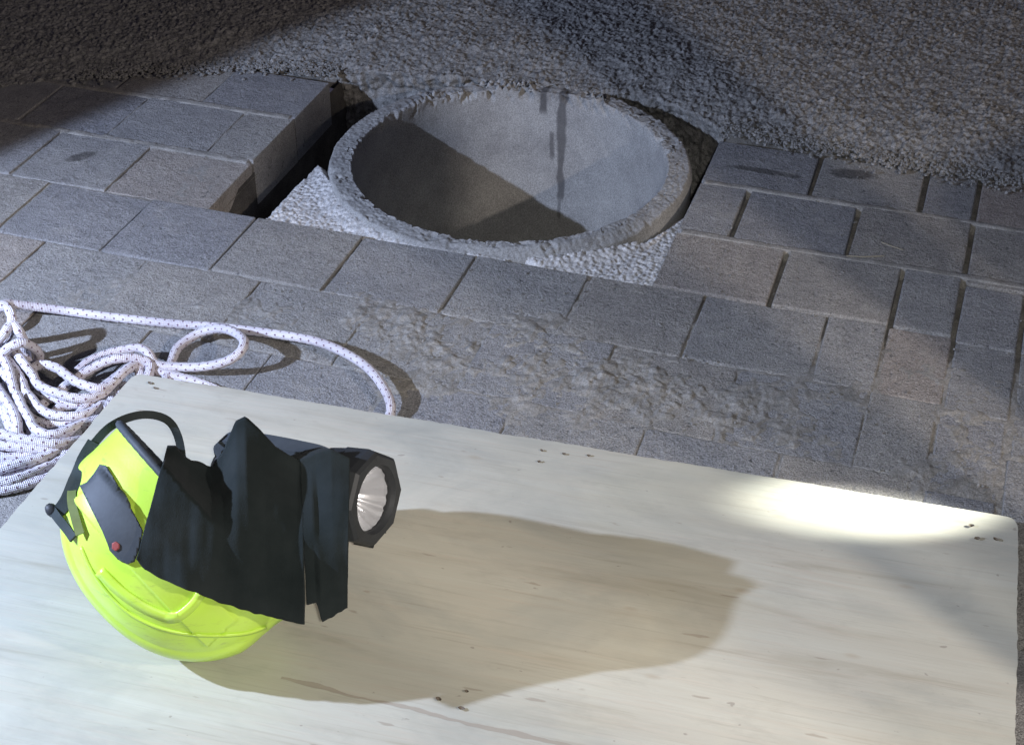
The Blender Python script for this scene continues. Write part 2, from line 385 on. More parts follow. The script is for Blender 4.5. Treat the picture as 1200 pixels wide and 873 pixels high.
def aggregate(X, Y):
    wx = X+.010*(fbm(X*90, Y*90, 2, 30)-.5); wy = Y+.010*(fbm(X*90+9, Y*90, 2, 31)-.5)
    d1, r1 = worley(wx/.0105, wy/.0105, 1); d2, r2 = worley(wx/.0060, wy/.0060, 5)
    s1 = np.clip(1-d1*1.5, 0, 1)**.6*sstep(.45, .6, r1)*(.4+.7*r1); s2 = np.clip(1-d2*1.45, 0, 1)**.7*r2
    f = fbm(X*120, Y*120, 3, 33)-.45; h = fbm(X*28, Y*28, 3, 34)
    return .0056*s1*(.35+1.1*h)+.0040*s2+.0050*f+.012*(h-.45)
Z = aggregate(X, Y)+.016*(fbm(X*3, Y*3, 3, 12)-.45)*sstep(.03, .25, V)+.018*sstep(-.01, .16, V)-.001
over = ((X > RX0-.01) & (X < RX1+.01))
Zw = np.where(over, V, np.maximum(V, -.05))
d1, r1 = worley(X/.016, Zw/.016, 71)
Y = np.where(V < 0, Y+.022*(fbm(X*30, Zw*30, 4, 61)-.47)-.010*np.clip(1-d1*1.4, 0, 1)*r1*sstep(0, -.008, V)+np.minimum(-V, .05)*.5, Y)
Z = np.where(V < 0, Zw+Z.min(axis=1, keepdims=True)*0+.0, Z)
tag(obj('road', mesh_np('road', np.stack([X, Y, Z], -1).reshape(-1, 3), grid_quads(len(xs), len(vv))), GRAVEL), kind='structure')
# ------------------------------------------------------------------ concrete ring
CX, CY, RO, RI = -.877, 2.69, .362, .316
ring = empty('manhole_ring', (CX, CY, 0))
tag(ring, 'round concrete manhole ring with crumbling rim sunk in the square pit', 'manhole')
def ring_mesh():
    nA = 900
    prof = [(RO+.004, z) for z in np.linspace(-.5, -.02, 34)]
    prof += [(RO-.006*(1-math.cos(t)), -.007+.0055*math.sin(t)) for t in np.linspace(0, math.pi/2, 6)]
    prof += [(r, -.0015) for r in np.linspace(RO-.008, RI+.005, 18)]
    prof += [(RI+.004*(1-math.sin(t)), -.001-.004*(1-math.cos(t))) for t in np.linspace(0, math.pi/2, 6)]
    prof += [(RI, z) for z in np.linspace(-.012, -1.1, 230)]
    prof = np.array(prof); nP = len(prof)
    A = np.linspace(0, 2*math.pi, nA, endpoint=False)
    Am, R = np.meshgrid(A, prof[:, 0], indexing='ij'); _, Zm = np.meshgrid(A, prof[:, 1], indexing='ij')
    arc = Am*RI
    # periodic noise through circle coordinates
    c, s = np.cos(Am), np.sin(Am)
    def pn(f, o, sd, zz): return fbm(c*R*f+Zm*f*.9+50, s*R*f-Zm*f*.7+50, o, sd)
    topm = sstep(-.05, -.004, Zm)
    rimn = (pn(36, 4, 2, Zm)-.47)
    inner = (R < RI+.014); back0 = sstep(.25, .8, s)
    chip = sstep(.50, .62, pn(60, 3, 7, Zm*0))*.012+sstep(.5, .66, pn(150, 2, 9, Zm*0))*.005
    R2 = R+.0022*rimn+np.where(inner, chip*sstep(-.03, -.006, Zm)*(.6+.9*back0), 0)
    back = sstep(.25, .8, s)
    d1, r1 = worley(c*R/.010, s*R/.010, 4)
    lump = np.clip(1-d1*1.4, 0, 1)**.6*r1
    Z2 = Zm+topm*(.0035*rimn+.0042*(pn(240, 3, 5, R*3)-.45)-.004*(s < -.3)*sstep(.5, .65, pn(40, 3, 8, 0*Zm)))
    Z2 = Z2+topm*(lump*(.0012+.014*back*sstep(.42, .62, pn(22, 3, 33, 0*Zm)))+.012*back*(pn(44, 4, 35, R*9)-.5))
    # drop of the outer shoulder at the front right, where it is worn round
    wornm = sstep(-.2, -.7, s)*sstep(-.35, .3, c)
    Z2 = Z2-topm*wornm*sstep(RI+.02, RO, R)*.012
    co = np.stack([R2*c, R2*s, Z2], -1).reshape(-1, 3)
    me = mesh_np('pipe_wall', co, grid_quads(nA, nP, True))
    # stains: drips down the far wall, specks
    ang = np.degrees(Am)
    st = np.zeros_like(Am)
    def drip(a0, z0, z1, wd, seed, k=1.):
        cen_ = a0+1.2*(fbm(Zm*22, Zm*0+seed, 3, seed)-.47)
        w_ = wd*(.55+.9*fbm(Zm*38, Zm*0+3, 3, seed+4))
        return k*sstep(w_, w_*.55, np.abs(ang-cen_))*sstep(z1, z1+.02, Zm)*sstep(z0+.012, z0, Zm)
    for args in DRIPS: st = np.maximum(st, drip(*args))
    sp = sstep(.69, .75, pn(95, 2, 21, Zm))*.5
    rimstain = sstep(.58, .70, pn(14, 3, 16, 0*Zm))*topm*sstep(.15, .6, s)*.6
    st = np.clip(np.maximum.reduce([st*.95, sp, rimstain]), 0, 1)
    at = me.attributes.new('stain', 'FLOAT', 'POINT'); at.data.foreach_set('value', st.ravel().astype(np.float32))
    return me
DRIPS = [(87., .01, -.27, 2.3, 3, .8), (94.5, .01, -.06, 1.8, 6, .9), (91., -.10, -.17, 1.2, 11, .7), (87.3, -.2, -.32, .8, 15, .6), (70, .01, -.02, 2.0, 17, .5)]
r = obj('pipe_wall', ring_mesh(), RINGM); r.parent = ring
bm = bmesh.new(); bmesh.ops.create_circle(bm, cap_ends=True, segments=64, radius=RI+.01)
for v_ in bm.verts: v_.co.z = -1.08
r = obj('pipe_floor', bm, SOIL); r.parent = ring
# joint between two pipe sections, deep inside
bm = bmesh.new()
# pale chips filled between ring and pavers
def chips(name, poly, label, zc):
    P = [ground(a, b, zc) for a, b in poly]
    xs_ = [p.x for p in P]; ys_ = [p.y for p in P]
    xa, xb, ya, yb = min(xs_)-.09, max(xs_)+.09, RY0+.001, max(ys_)+.09
    nu, nv = int((xb-xa)/.0022), int((yb-ya)/.0022)
    X, Y = np.meshgrid(np.linspace(xa, xb, nu), np.linspace(ya, yb, nv), indexing='ij')
    # signed distance to polygon (inside positive)
    ins = np.zeros(X.shape, bool); dm = np.full(X.shape, 9.)
    n = len(P)
    for i in range(n):
        a, b = P[i], P[(i+1) % n]
        ins ^= ((a.y > Y) != (b.y > Y)) & (X < (b.x-a.x)*(Y-a.y)/(b.y-a.y+1e-12)+a.x)
        t = np.clip(((X-a.x)*(b.x-a.x)+(Y-a.y)*(b.y-a.y))/((b.x-a.x)**2+(b.y-a.y)**2), 0, 1)
        dm = np.minimum(dm, np.hypot(X-a.x-t*(b.x-a.x), Y-a.y-t*(b.y-a.y)))
    sd = np.where(ins, dm, -dm)+.012*(fbm(X*30, Y*30, 3, 77)-.47)
    d1, r1 = worley(X/.0088, Y/.0088, 40); d2, r2 = worley(X/.0055, Y/.0055, 44)
    st = .006*np.clip(1-d1*1.4, 0, 1)**.6*(.3+r1*.7)+.0025*np.clip(1-d2*1.4, 0, 1)**.6
    Z = zc+st-.004+np.minimum(sd*1.3, 0)
    d = np.hypot(X-CX, Y-CY); keep = (d > RO-.02) & (Z > -.3) & (X > RX0+.002) & (X < RX1-.002)
    Z = Z+.012*sstep(.04, 0, d-RO)
    q = grid_quads(nu, nv, False, keep.ravel())
    return tag(obj(name, mesh_np(name, np.stack([X, Y, Z], -1).reshape(-1, 3), q), CHIPS), label, 'gravel', kind='stuff')
chips('gravel', [(318, 252), (345, 222), (372, 196), (400, 240), (470, 285), (600, 312), (560, 306), (430, 284), (303, 262)],
      'pale gravel packed in the front left corner between ring and pavers', -.022)
chips('gravel', [(600, 300), (700, 300), (760, 285), (797, 262), (815, 250), (770, 345), (640, 320)],
      'pale gravel packed in the front right corner between ring and pavers', -.026)
# ------------------------------------------------------------------ plywood board
BT = .030
c0, c1 = ground(158, 437, BT), ground(1193, 607, BT)
dl = ground(0, 619, BT)-c0; dr = ground(1190, 873, BT)-c1
xa = (c1-c0).normalized(); ya = Vector((-xa.y, xa.x, 0))
board = empty('plywood_board', (c0.x, c0.y, BT-.018))
board.rotation_euler.z = math.atan2(xa.y, xa.x)
tag(board, 'large weathered plywood sheet lying on the pavers under the helmet', 'board')
def loc2(v): v = v-Vector((c0.x, c0.y, 0)); return Vector((v.x*xa.x+v.y*xa.y, v.x*ya.x+v.y*ya.y))
q3 = loc2(c0+dl*2.6); q2 = loc2(c1+dr*2.35)
corn = [Vector((0, 0)), loc2(c1), q2, q3]
def rounded(corners, rads, n=6):
    out = []
    for i, c in enumerate(corners):
        a, b = corners[i-1], corners[(i+1) % len(corners)]
        da, db = (a-c).normalized(), (b-c).normalized(); r_ = rads[i]
        p0, p1 = c+da*r_, c+db*r_
        for k in range(n+1):
            t = k/n; out.append(p0*(1-t)**2+c*2*t*(1-t)+p1*t*t)
    return out
outl = rounded([Vector((c[0], c[1])) for c in corn], [.02, .022, .01, .01])
dense = []
for i, p in enumerate(outl):
    q = outl[(i+1) % len(outl)]; n = max(1, int((q-p).length/.006))
    for k in range(n):
        s_ = p.lerp(q, k/n); nn = Vector((-(q-p).y, (q-p).x)).normalized()
        dense.append(s_+nn*(.0016*(mn.noise(Vector((s_.x*60, s_.y*60, 0))))+.002*mn.noise(Vector((s_.x*9, s_.y*9, 4)))))
bm = bmesh.new()
top = [bm.verts.new((p.x, p.y, .018)) for p in dense]
bm.faces.new(top if (outl[0]-outl[len(outl)//2]).length and sum((a.x*b.y-a.y*b.x) for a, b in zip(dense, dense[1:])) > 0 else top[::-1])
fo = obj('face_veneer', bm, BOARDM); fo.parent = board
bm = bmesh.new()
N = len(dense)
tv = [bm.verts.new((p.x, p.y, .0178)) for p in dense]; bv = [bm.verts.new((p.x, p.y, 0)) for p in dense]
for i in range(N): bm.faces.new([tv[i], bv[i], bv[(i+1) % N], tv[(i+1) % N]])
bm.faces.new(bv)
fo = obj('edge_plies', bm, PLYEDGE); fo.parent = board
DARK = flat('dark_hole', (.13, .105, .08), .9)
holes = [(136, 445), (176, 450), (182, 456), (635, 529), (661, 533), (632, 542), (690, 535), (514, 820), (541, 831), (547, 811), (1138, 617), (1145, 632), (1167, 633)]
hm = {}
for i, (px, py) in enumerate(holes):
    p = loc2(ground(px, py, BT)); kk = i % 3
    if kk not in hm:
        bm = bmesh.new(); cv = bm.verts.new((0, 0, -.003)); rg = []
        for a in range(9):
            rr = .0036*(1+.35*mn.noise(Vector((a*1.3, kk*5, 0)))); rg.append(bm.verts.new((rr*1.5*math.cos(a*.698), rr*math.sin(a*.698), .0002)))
        for a in range(9): bm.faces.new([rg[a], rg[(a+1) % 9], cv])
        hm[kk] = bpy.data.meshes.new('screw_hole'); bm.to_mesh(hm[kk]); bm.free(); hm[kk].materials.append(DARK)
        for f_ in hm[kk].polygons: f_.use_smooth = False
    o = bpy.data.objects.new('screw_hole', hm[kk]); COL.objects.link(o); o.parent = board
    o.location = (p.x, p.y, .0206); o.rotation_euler.z = random.uniform(-.4, .4); s_ = random.uniform(.55, .95); o.scale = (s_, s_, 1)
# ------------------------------------------------------------------ rope
def catmull(P, step=.004):
    P = [P[0]*2-P[1]]+P+[P[-1]*2-P[-2]]; out = []
    for i in range(1, len(P)-2):
        a, b, c, d = P[i-1:i+3]; n = max(2, int((c-b).length/step))
        for k in range(n):
            t = k/n
            out.append(.5*((2*b)+(c-a)*t+(2*a-5*b+4*c-d)*t*t+(3*b-a-3*c+d)*t**3))
    out.append(P[-2]); return out
def tube(paths, rad, seg=12, flatten=None):
    co, quads, uvs = [], [], []
    for P in paths:
        n = len(P); base = len(co); L = 0
        up = Vector((0, 0, 1)); T = (P[1]-P[0]).normalized(); N = (up-T*up.dot(T))
        N = N.normalized() if N.length > .01 else Vector((1, 0, 0))
        for i in range(n):
            T = (P[min(i+1, n-1)]-P[max(i-1, 0)]).normalized(); N = (N-T*N.dot(T)).normalized(); B = T.cross(N)
            if i: L += (P[i]-P[i-1]).length
            r_ = rad*(1+.04*math.sin(L*400))
            for k in range(seg+1):
                a = 2*math.pi*k/seg; co.append(P[i]+N*math.cos(a)*r_+B*math.sin(a)*r_); uvs.append((k/seg, L))
        for i in range(n-1):
            for k in range(seg):
                a = base+i*(seg+1)+k; quads.append((a, a+1, a+seg+2, a+seg+1))
    me = mesh_np('tube', [tuple(c) for c in co], quads)
    uv = me.uv_layers.new(name='UVMap'); idx = np.empty(len(me.loops), np.int32); me.loops.foreach_get('vertex_index', idx)
    uv.data.foreach_set('uv', np.array(uvs, np.float32)[idx].ravel()); return me
def G(*pts): return [ground(a, b, z) for a, b, z in pts]
strands = [
 G((-40, 392, .02), (-14, 372, .05), (4, 357, .045), (20, 357, .034), (60, 362, .018), (110, 369, .012), (160, 375, .010), (210, 380, .010), (262, 384, .012), (320, 391, .018),
   (370, 400, .024), (405, 414, .028), (432, 432, .028), (450, 455, .024), (458, 475, .016), (455, 492, .008), (440, 520, .0075)),
 # small loop to the right, rising and tucked under itself
 G((90, 436, .014), (104, 424, .020), (125, 415, .024), (146, 410, .026), (163, 408, .030), (174, 414, .028), (183, 427, .016), (205, 430, .014), (236, 430, .020), (264, 424, .034),
   (281, 413, .046), (286, 400, .050), (276, 390, .044), (258, 385, .034), (235, 390, .018), (212, 404, .010), (203, 418, .008), (196, 440, .0075), (190, 470, .0075)),
 G((6, 452, .012), (24, 440, .03), (46, 428, .036), (66, 431, .036), (80, 441, .034), (93, 449, .032), (113, 455, .028), (128, 452, .024), (145, 436, .026), (160, 427, .022), (172, 432, .012), (190, 437, .009), (230, 448, .008), (262, 462, .0075), (272, 480, .0075)),
 G((34, 486, .010), (60, 466, .010), (84, 447, .014), (104, 434, .020), (124, 424, .030), (140, 420, .034), (160, 420, .03), (176, 428, .02), (170, 452, .009)),
 G((110, 462, .022), (126, 450, .022), (142, 438, .020), (157, 430, .02), (164, 440, .012), (160, 470, .0075)),
 G((18, 412, .06), (30, 428, .052), (39, 440, .040), (43, 449, .036), (54, 456, .034), (68, 461, .032), (84, 466, .028), (100, 467, .024), (114, 464, .020), (128, 459, .014), (142, 452, .009), (170, 460, .0075)),
 G((8, 418, .05), (18, 434, .046), (26, 448, .040), (30, 459, .036), (38, 468, .034), (46, 478, .032), (58, 485, .028), (75, 488, .024), (93, 487, .020), (111, 481, .014), (124, 474, .009), (160, 480, .0075)),
 G((20, 462, .044), (27, 478, .040), (35, 491, .034), (40, 501, .030), (51, 508, .028), (64, 509, .026), (80, 504, .022), (99, 496, .012), (120, 490, .008)),
 G((-8, 398, .055), (2, 416, .06), (10, 432, .056), (14, 446, .048), (17, 459, .04), (21, 473, .024), (26, 487, .016), (32, 500, .012), (40, 512, .012), (60, 524, .012), (86, 526, .0075)),
 G((-30, 436, .03), (-12, 446, .04), (0, 459, .044), (9, 472, .042), (16, 483, .038), (20, 496, .034), (21, 512, .022), (26, 530, .014)),
 G((58, 492, .010), (78, 496, .012), (94, 484, .012), (108, 470, .012), (122, 462, .010), (150, 462, .0075)),
 G((50, 500, .012), (70, 478, .012), (96, 474, .012), (116, 470, .008), (140, 470, .0075)),
 G((96, 516, .008), (69, 520, .024), (53, 519, .030), (35, 516, .034), (17, 513, .036), (0, 508, .036), (-30, 498, .03), (-60, 505, .02), (-72, 530, .012), (-50, 552, .012), (-20, 554, .018), (0, 550, .024),
   (17, 545, .026), (35, 540, .024), (53, 535, .020), (72, 527, .012), (92, 520, .0075)),
 G((90, 526, .0075), (72, 526, .014), (56, 527, .020), (40, 526, .024), (20, 524, .028), (0, 522, .028), (-34, 516, .024), (-54, 532, .016), (-52, 560, .010), (-20, 571, .012), (0, 567, .016),
   (20, 561, .018), (40, 554, .014), (56, 546, .010), (78, 536, .0075)),
 G((84, 532, .0075), (60, 530, .012), (47, 531, .014), (27, 535, .016), (0, 537, .018), (-30, 536, .018), (-44, 548, .012), (-28, 564, .008), (0, 560, .010), (27, 553, .010), (52, 543, .008), (75, 540, .0075)),
 G((80, 548, .0075), (56, 560, .007), (46, 563, .008), (27, 569, .009), (0, 575, .009), (-40, 580, .009)),
 # tall crossing loops at the left edge
 G((-30, 420, .02), (-10, 408, .06), (4, 392, .085), (14, 380, .09), (22, 388, .085), (28, 400, .065), (30, 414, .04), (34, 430, .02), (30, 446, .010)),
 G((-36, 400, .02), (-16, 380, .07), (-2, 362, .105), (8, 360, .11), (14, 372, .10), (12, 388, .075), (2, 404, .05), (-8, 424, .03), (-10, 446, .02), (4, 458, .014), (16, 470, .010)),
 G((-22, 440, .016), (-6, 424, .05), (10, 408, .075), (26, 402, .08), (40, 408, .06), (46, 418, .035), (40, 432, .016), (24, 444, .010), (8, 452, .008)),
]
for k_ in (5, 6, 7, 8, 9, 12, 13, 14):
    sh_ = Vector((-.016+.004*(k_ % 3), .012-.011*(k_ % 4), 0))
    strands.append([Vector((p.x+sh_.x+.010*mn.noise(p*9), p.y+sh_.y+.010*mn.noise(p*9+Vector((5, 0, 0))), max(.0078, p.z-.014))) for p in strands[k_]])
strands = [catmull([p.copy() for p in s]) for s in strands]
ro = obj('rope', tube(strands, .0079), ROPEM)
tag(ro, 'white braided rope with dark flecks, coiled beside the board with one loose bight', 'rope')
# ------------------------------------------------------------------ helmet
Lx = (CR*.675-CU*.738).normalized()
K0 = (-CR*.738-CU*.675)
Kx = (K0*math.cos(math.radians(10))+CB*math.sin(math.radians(10))).normalized()
Wx = Lx.cross(Kx).normalized()
SA, SW, SK = .158, .112, .142
nT, nP = 120, 220
def shell_pt(th, ph, off=0.):
    sp = lambda v, e: math.copysign(abs(v)**e, v)
    c, s = math.cos(ph), math.sin(ph)
    st, ct = math.sin(min(th, math.pi/2)), math.cos(min(th, math.pi/2))
    rr = sp(st, .92)
    l = SA*sp(c, .95)*rr; w = SW*sp(s, .95)*rr; k = SK*sp(ct, .9)
    if th > math.pi/2:
        e_ = (th-math.pi/2); k -= e_*.12
        fl = 1+.10*e_*(.4+max(0, c)); l *= fl; w *= fl
    # centre crest, raised bands
    ridge = .005*max(0, 1-(abs(w)/.040)**6) if abs(w) < .040 else 0
    ridge *= min(1, max(0, (k-.02)/.03))
    side = .0035 if (.025 < k < .075 and abs(l) < .12) else 0
    nrm = Vector((l/SA**2, w/SW**2, max(k, 0)/SK**2)); nrm = nrm.normalized() if nrm.length else Vector((0, 0, 1))
    p = Vector((l, w, k))+nrm*(ridge+side+off)
    return p
mat3 = Matrix((Lx, Wx, Kx)).transposed()
co = []
for i in range(nP):
    ph = 2*math.pi*i/nP
    for j in range(nT):
        th = .002+(math.pi/2+.22)*j/(nT-1); co.append(mat3 @ shell_pt(th, ph))
dcen = ray(223, 624)
minz = min(c.z for c in co)
Dh = (BT-minz+.0005-1.5)/dcen.z
HC = CAMLOC+dcen*Dh
helmet = empty('helmet', HC)
tag(helmet, 'fluorescent yellow safety helmet tipped on its crown on the plywood', 'helmet')
me = mesh_np('shell', [tuple(c) for c in co], grid_quads(nP, nT, True))
sh = obj('shell', me, YELLOW); sh.parent = helmet
sm = sh.modifiers.new('s', 'SOLIDIFY'); sm.thickness = .004; sm.offset = -1
HT = BVHTree.FromPolygons([HC+c for c in co], [tuple(p.vertices) for p in me.polygons])
def hit(px, py, off=.0):
    d = ray(px, py).normalized(); loc, n, i, t = HT.ray_cast(CAMLOC, d)
    if loc is None: return None
    if n.dot(d) > 0: n = -n
    return loc+n*off
def inpoly(x, y, P):
    r_ = False
    for i in range(len(P)):
        a, b = P[i], P[(i+1) % len(P)]
        if (a[1] > y) != (b[1] > y) and x < (b[0]-a[0])*(y-a[1])/(b[1]-a[1])+a[0]: r_ = not r_
    return r_
def patch(name, poly, mat, off=.0025, step=1.5, parent=None, thick=.003):
    """a moulded piece lying on the shell, its outline given on the shell"""
    # triangulate polygon with inner points by clipping a fine grid
    bm = bmesh.new(); vs = [bm.verts.new((x, y, 0)) for x, y in poly]
    f_ = bm.faces.new(vs)
    xs_ = [p[0] for p in poly]; ys_ = [p[1] for p in poly]
    for x in np.arange(min(xs_)+step, max(xs_), step*2):
        bmesh.ops.bisect_plane(bm, geom=bm.verts[:]+bm.edges[:]+bm.faces[:], plane_co=(x, 0, 0), plane_no=(1, 0, 0))
    for y in np.arange(min(ys_)+step, max(ys_), step*2):
        bmesh.ops.bisect_plane(bm, geom=bm.verts[:]+bm.edges[:]+bm.faces[:], plane_co=(0, y, 0), plane_no=(0, 1, 0))
    bad = []
    for v_ in bm.verts:
        h = hit(v_.co.x, v_.co.y, off)
        if h is None: bad.append(v_)
        else: v_.co = h-HC
    bmesh.ops.delete(bm, geom=bad, context='VERTS')
    bmesh.ops.recalc_face_normals(bm, faces=bm.faces[:])
    o = obj(name, bm, mat); o.parent = parent or helmet
    sm = o.modifiers.new('s', 'SOLIDIFY'); sm.thickness = thick; sm.offset = 0
    smooth(o); return o
patch('side_panel', [(96, 570), (104, 567), (113, 556), (119, 546), (126, 547), (134, 560), (146, 582), (160, 606), (168, 622), (163, 645), (158, 658), (150, 660), (140, 654), (131, 644), (122, 622), (110, 598)], GREYP)
patch('red_badge', [(134, 636), (138, 634), (142, 637), (142, 642), (138, 645), (134, 642)], RED, .0042, 1)
# raised edge bands pressed in the shell
def band(name, path, w, mat, off, thick=.003):
    P = [Vector((x, y, 0)) for x, y in path]; C_ = catmull(P, 4.)
    L_, R_ = [], []
    for i, p in enumerate(C_):
        t = (C_[min(i+1, len(C_)-1)]-C_[max(i-1, 0)]).normalized(); n = Vector((-t.y, t.x, 0))
        L_.append((p+n*w/2)); R_.append((p-n*w/2))
    bm = bmesh.new(); vl, vr = [], []
    for a, b in zip(L_, R_):
        ha, hb = hit(a.x, a.y, off), hit(b.x, b.y, off)
        if ha is None or hb is None: continue
        vl.append(bm.verts.new(ha-HC)); vr.append(bm.verts.new(hb-HC))
    for i in range(len(vl)-1): bm.faces.new([vl[i], vl[i+1], vr[i+1], vr[i]])
    o = obj(name, bm, mat); o.parent = helmet; sm = o.modifiers.new('s', 'SOLIDIFY'); sm.thickness = thick; sm.offset = 0; smooth(o); return o
band('moulded_rib', [(118, 668), (140, 690), (165, 708), (188, 719), (207, 722), (226, 708), (236, 694)], 11, YELLOW, .0015, .005)
band('moulded_rib', [(95, 640), (108, 668), (130, 698), (158, 722), (196, 738), (240, 744), (285, 742), (312, 734)], 3, YELLOW, .0006)
# black edge trim round the opening
rimP = [HC+mat3 @ shell_pt(math.pi/2+.22, 2*math.pi*i/160, .001) for i in range(161)]
o = obj('edge_trim', tube([rimP], .0055, 8), GREYP); o.parent = helmet; o.matrix_parent_inverse = Matrix.Translation(-HC)
# head harness inside the shell
bands = []
for a in (0, math.pi/3, 2*math.pi/3):
    arc = []
    for k in range(25):
        t = -1+2*k/24
        arc.append(HC+mat3 @ Vector((SA*.86*math.cos(a)*t, SW*.86*math.sin(a)*t, SK*.78*(1-t*t)-.0)))
    bands.append(arc)
o = obj('harness', tube(bands, .006, 8), STRAPM); o.parent = helmet; o.matrix_parent_inverse = Matrix.Translation(-HC)
# chin strap: flat webbing
def webbing(name, pts, wd, th, mat, parent, pin, facing=None):
    P = catmull([p.copy() for p in pts], .004); bm = bmesh.new(); ringv = []
    for i, p in enumerate(P):
        T = (P[min(i+1, len(P)-1)]-P[max(i-1, 0)]).normalized()
        view = (facing or CB); S = T.cross(view).normalized(); N = S.cross(T)
        ringv.append([bm.verts.new(p+S*a*wd/2+N*b*th/2-pin) for a, b in ((-1, -1), (1, -1), (1, 1), (-1, 1))])
    for a, b in zip(ringv[:-1], ringv[1:]):
        for k in range(4): bm.faces.new([a[k], a[(k+1) % 4], b[(k+1) % 4], b[k]])
    bm.faces.new(ringv[0][::-1]); bm.faces.new(ringv[-1])
    bmesh.ops.recalc_face_normals(bm, faces=bm.faces[:])
    o = obj(name, bm, mat); o.parent = parent; return o
dz = (HC-CAMLOC).dot(-CB)
def onface(x, y, dep, off=.011):
    h = hit(x, y)
    return deep(x, y, dep if h is None else min(dep, (h-CAMLOC).dot(-CB)-off))
webbing('chin_strap', [onface(x, y, dz+e) for x, y, e in ((212, 556, .10), (213, 535, .09), (208, 510, .08), (197, 493, .07), (176, 486, .05), (152, 489, .03), (128, 501, .01), (108, 522, -.01))], .0105, .0022, STRAPM, helmet, HC)
webbing('chin_strap', [onface(x, y, dz+e) for x, y, e in ((110, 518, -.01), (98, 538, -.02), (88, 562, -.03), (78, 586, -.04), (68, 600, -.05))], .016, .0026, STRAPM, helmet, HC)
webbing('chin_strap', [onface(x, y, dz+e, .008) for x, y, e in ((60, 596, -.052), (68, 607, -.06), (80, 622, -.07), (86, 631, -.072))], .011, .003, STRAPM, helmet, HC)
webbing('strap_end', [onface(x, y, dz+e) for x, y, e in ((86, 560, -.02), (84, 585, -.06), (88, 605, -.08), (94, 626, -.085))], .011, .0022, flat('olive_webbing', (.14, .17, .05), .85), helmet, HC)
bm = bmesh.new(); bmesh.ops.create_icosphere(bm, subdivisions=2, radius=.0078)
for v_ in bm.verts: v_.co = mat3 @ Vector((v_.co.x*1.3, v_.co.y*.7, v_.co.z)) + (deep(61, 598, dz-.052)-HC)
o = obj('buckle', bm, BLACKP); o.parent = helmet; smooth(o)
# ------------------------------------------------------------------ handheld searchlight
tc = ground(434, 584, .195)
TD = (CR*.89*.99-CU*.89*.14+CB*.455).normalized()
TU = (Vector((0, 0, 1))-TD*TD.z).normalized(); TS = TD.cross(TU).normalized()
torch = empty('searchlight', tc)
tag(torch, 'black handheld searchlight with octagonal bezel and silver reflector', 'torch')
def tw(a, s, u): return TD*a+TS*s+TU*u
def lathe(name, prof, mat, seg=48, poly=None, parent=torch, sm=True):
    bm = bmesh.new(); rings = []
    for a, r_ in prof:
        rg = []
        for k in range(seg):
            t = 2*math.pi*k/seg; rr = r_
            if poly and r_ > .05: rr = r_*math.cos(math.pi/poly)/math.cos(((t+math.pi/poly/1) % (2*math.pi/poly))-math.pi/poly)*1.04
            rg.append(bm.verts.new(tw(a, rr*math.cos(t), rr*math.sin(t))))
        rings.append(rg)
    for a, b in zip(rings[:-1], rings[1:]):
        for k in range(seg): bm.faces.new([a[k], a[(k+1) % seg], b[(k+1) % seg], b[k]])
    bmesh.ops.recalc_face_normals(bm, faces=bm.faces[:])
    o = obj(name, bm, mat); o.parent = parent
    if sm: smooth(o)
    return o
body = lathe('body', [(-.235, .001), (-.235, .030), (-.225, .036), (-.15, .038), (-.10, .042), (-.065, .056), (-.035, .060)], BLACKP)
bez = lathe('bezel', [(-.045, .048), (-.043, .056), (-.036, .060), (-.004, .062), (.006, .060), (.010, .056), (.010, .045), (.004, .0425), (-.004, .042)], BLACKP, 64, 8, sm=False)
refl = [(-.040+.038*((r_/.042)**2), r_) for r_ in np.linspace(.003, .0424, 26)]
ro_ = lathe('reflector', refl, CHROME, 96)
for v_ in ro_.data.vertices:
    a_ = v_.co.dot(TD); rv = v_.co-TD*a_; an = math.atan2(rv.dot(TU), rv.dot(TS)); v_.co = TD*a_+rv*(1+.018*math.cos(an*14+2*math.sin(an*3))+.03*mn.noise(Vector((math.cos(an)*3.5, math.sin(an)*3.5, a_*5)))+.02*mn.noise(Vector((math.cos(an)*14, math.sin(an)*14, a_*8))))
bm = bmesh.new(); bmesh.ops.create_icosphere(bm, subdivisions=2, radius=.006)
for v_ in bm.verts: v_.co = tw(v_.co.x*1.4-.034, v_.co.y, v_.co.z)
o = obj('bulb', bm, flat('bulb_glass', (.8, .8, .75), .1)); o.parent = torch; smooth(o)
lathe('lens', [(.001, .0422), (.0016, .02), (.0018, .0005)], GLASS, 48)
# three low bumper lugs on the flats of the bezel
for t in (0, math.pi/4, -math.pi/2):
    bm = bmesh.new(); bmesh.ops.create_cube(bm, size=1)
    for v_ in bm.verts:
        x, y, z = v_.co.x*.026, v_.co.y*.030, v_.co.z*.008
        v_.co = tw(-.016+x, (.062+z)*math.cos(t)-y*math.sin(t), (.062+z)*math.sin(t)+y*math.cos(t))
    bmesh.ops.bevel(bm, geom=bm.edges[:], offset=.002, segments=2, affect='EDGES')
    o = obj('bumper', bm, BLACKP); o.parent = torch
# top handle
hp = [tc+tw(a, s_, u) for a, s_, u in ((-.05, 0, .050), (-.065, 0, .056), (-.09, 0, .058), (-.15, 0, .059), (-.20, 0, .056), (-.222, 0, .046), (-.225, 0, .030))]
webbing('handle', hp, .024, .012, GREYP, torch, tc, facing=TU)
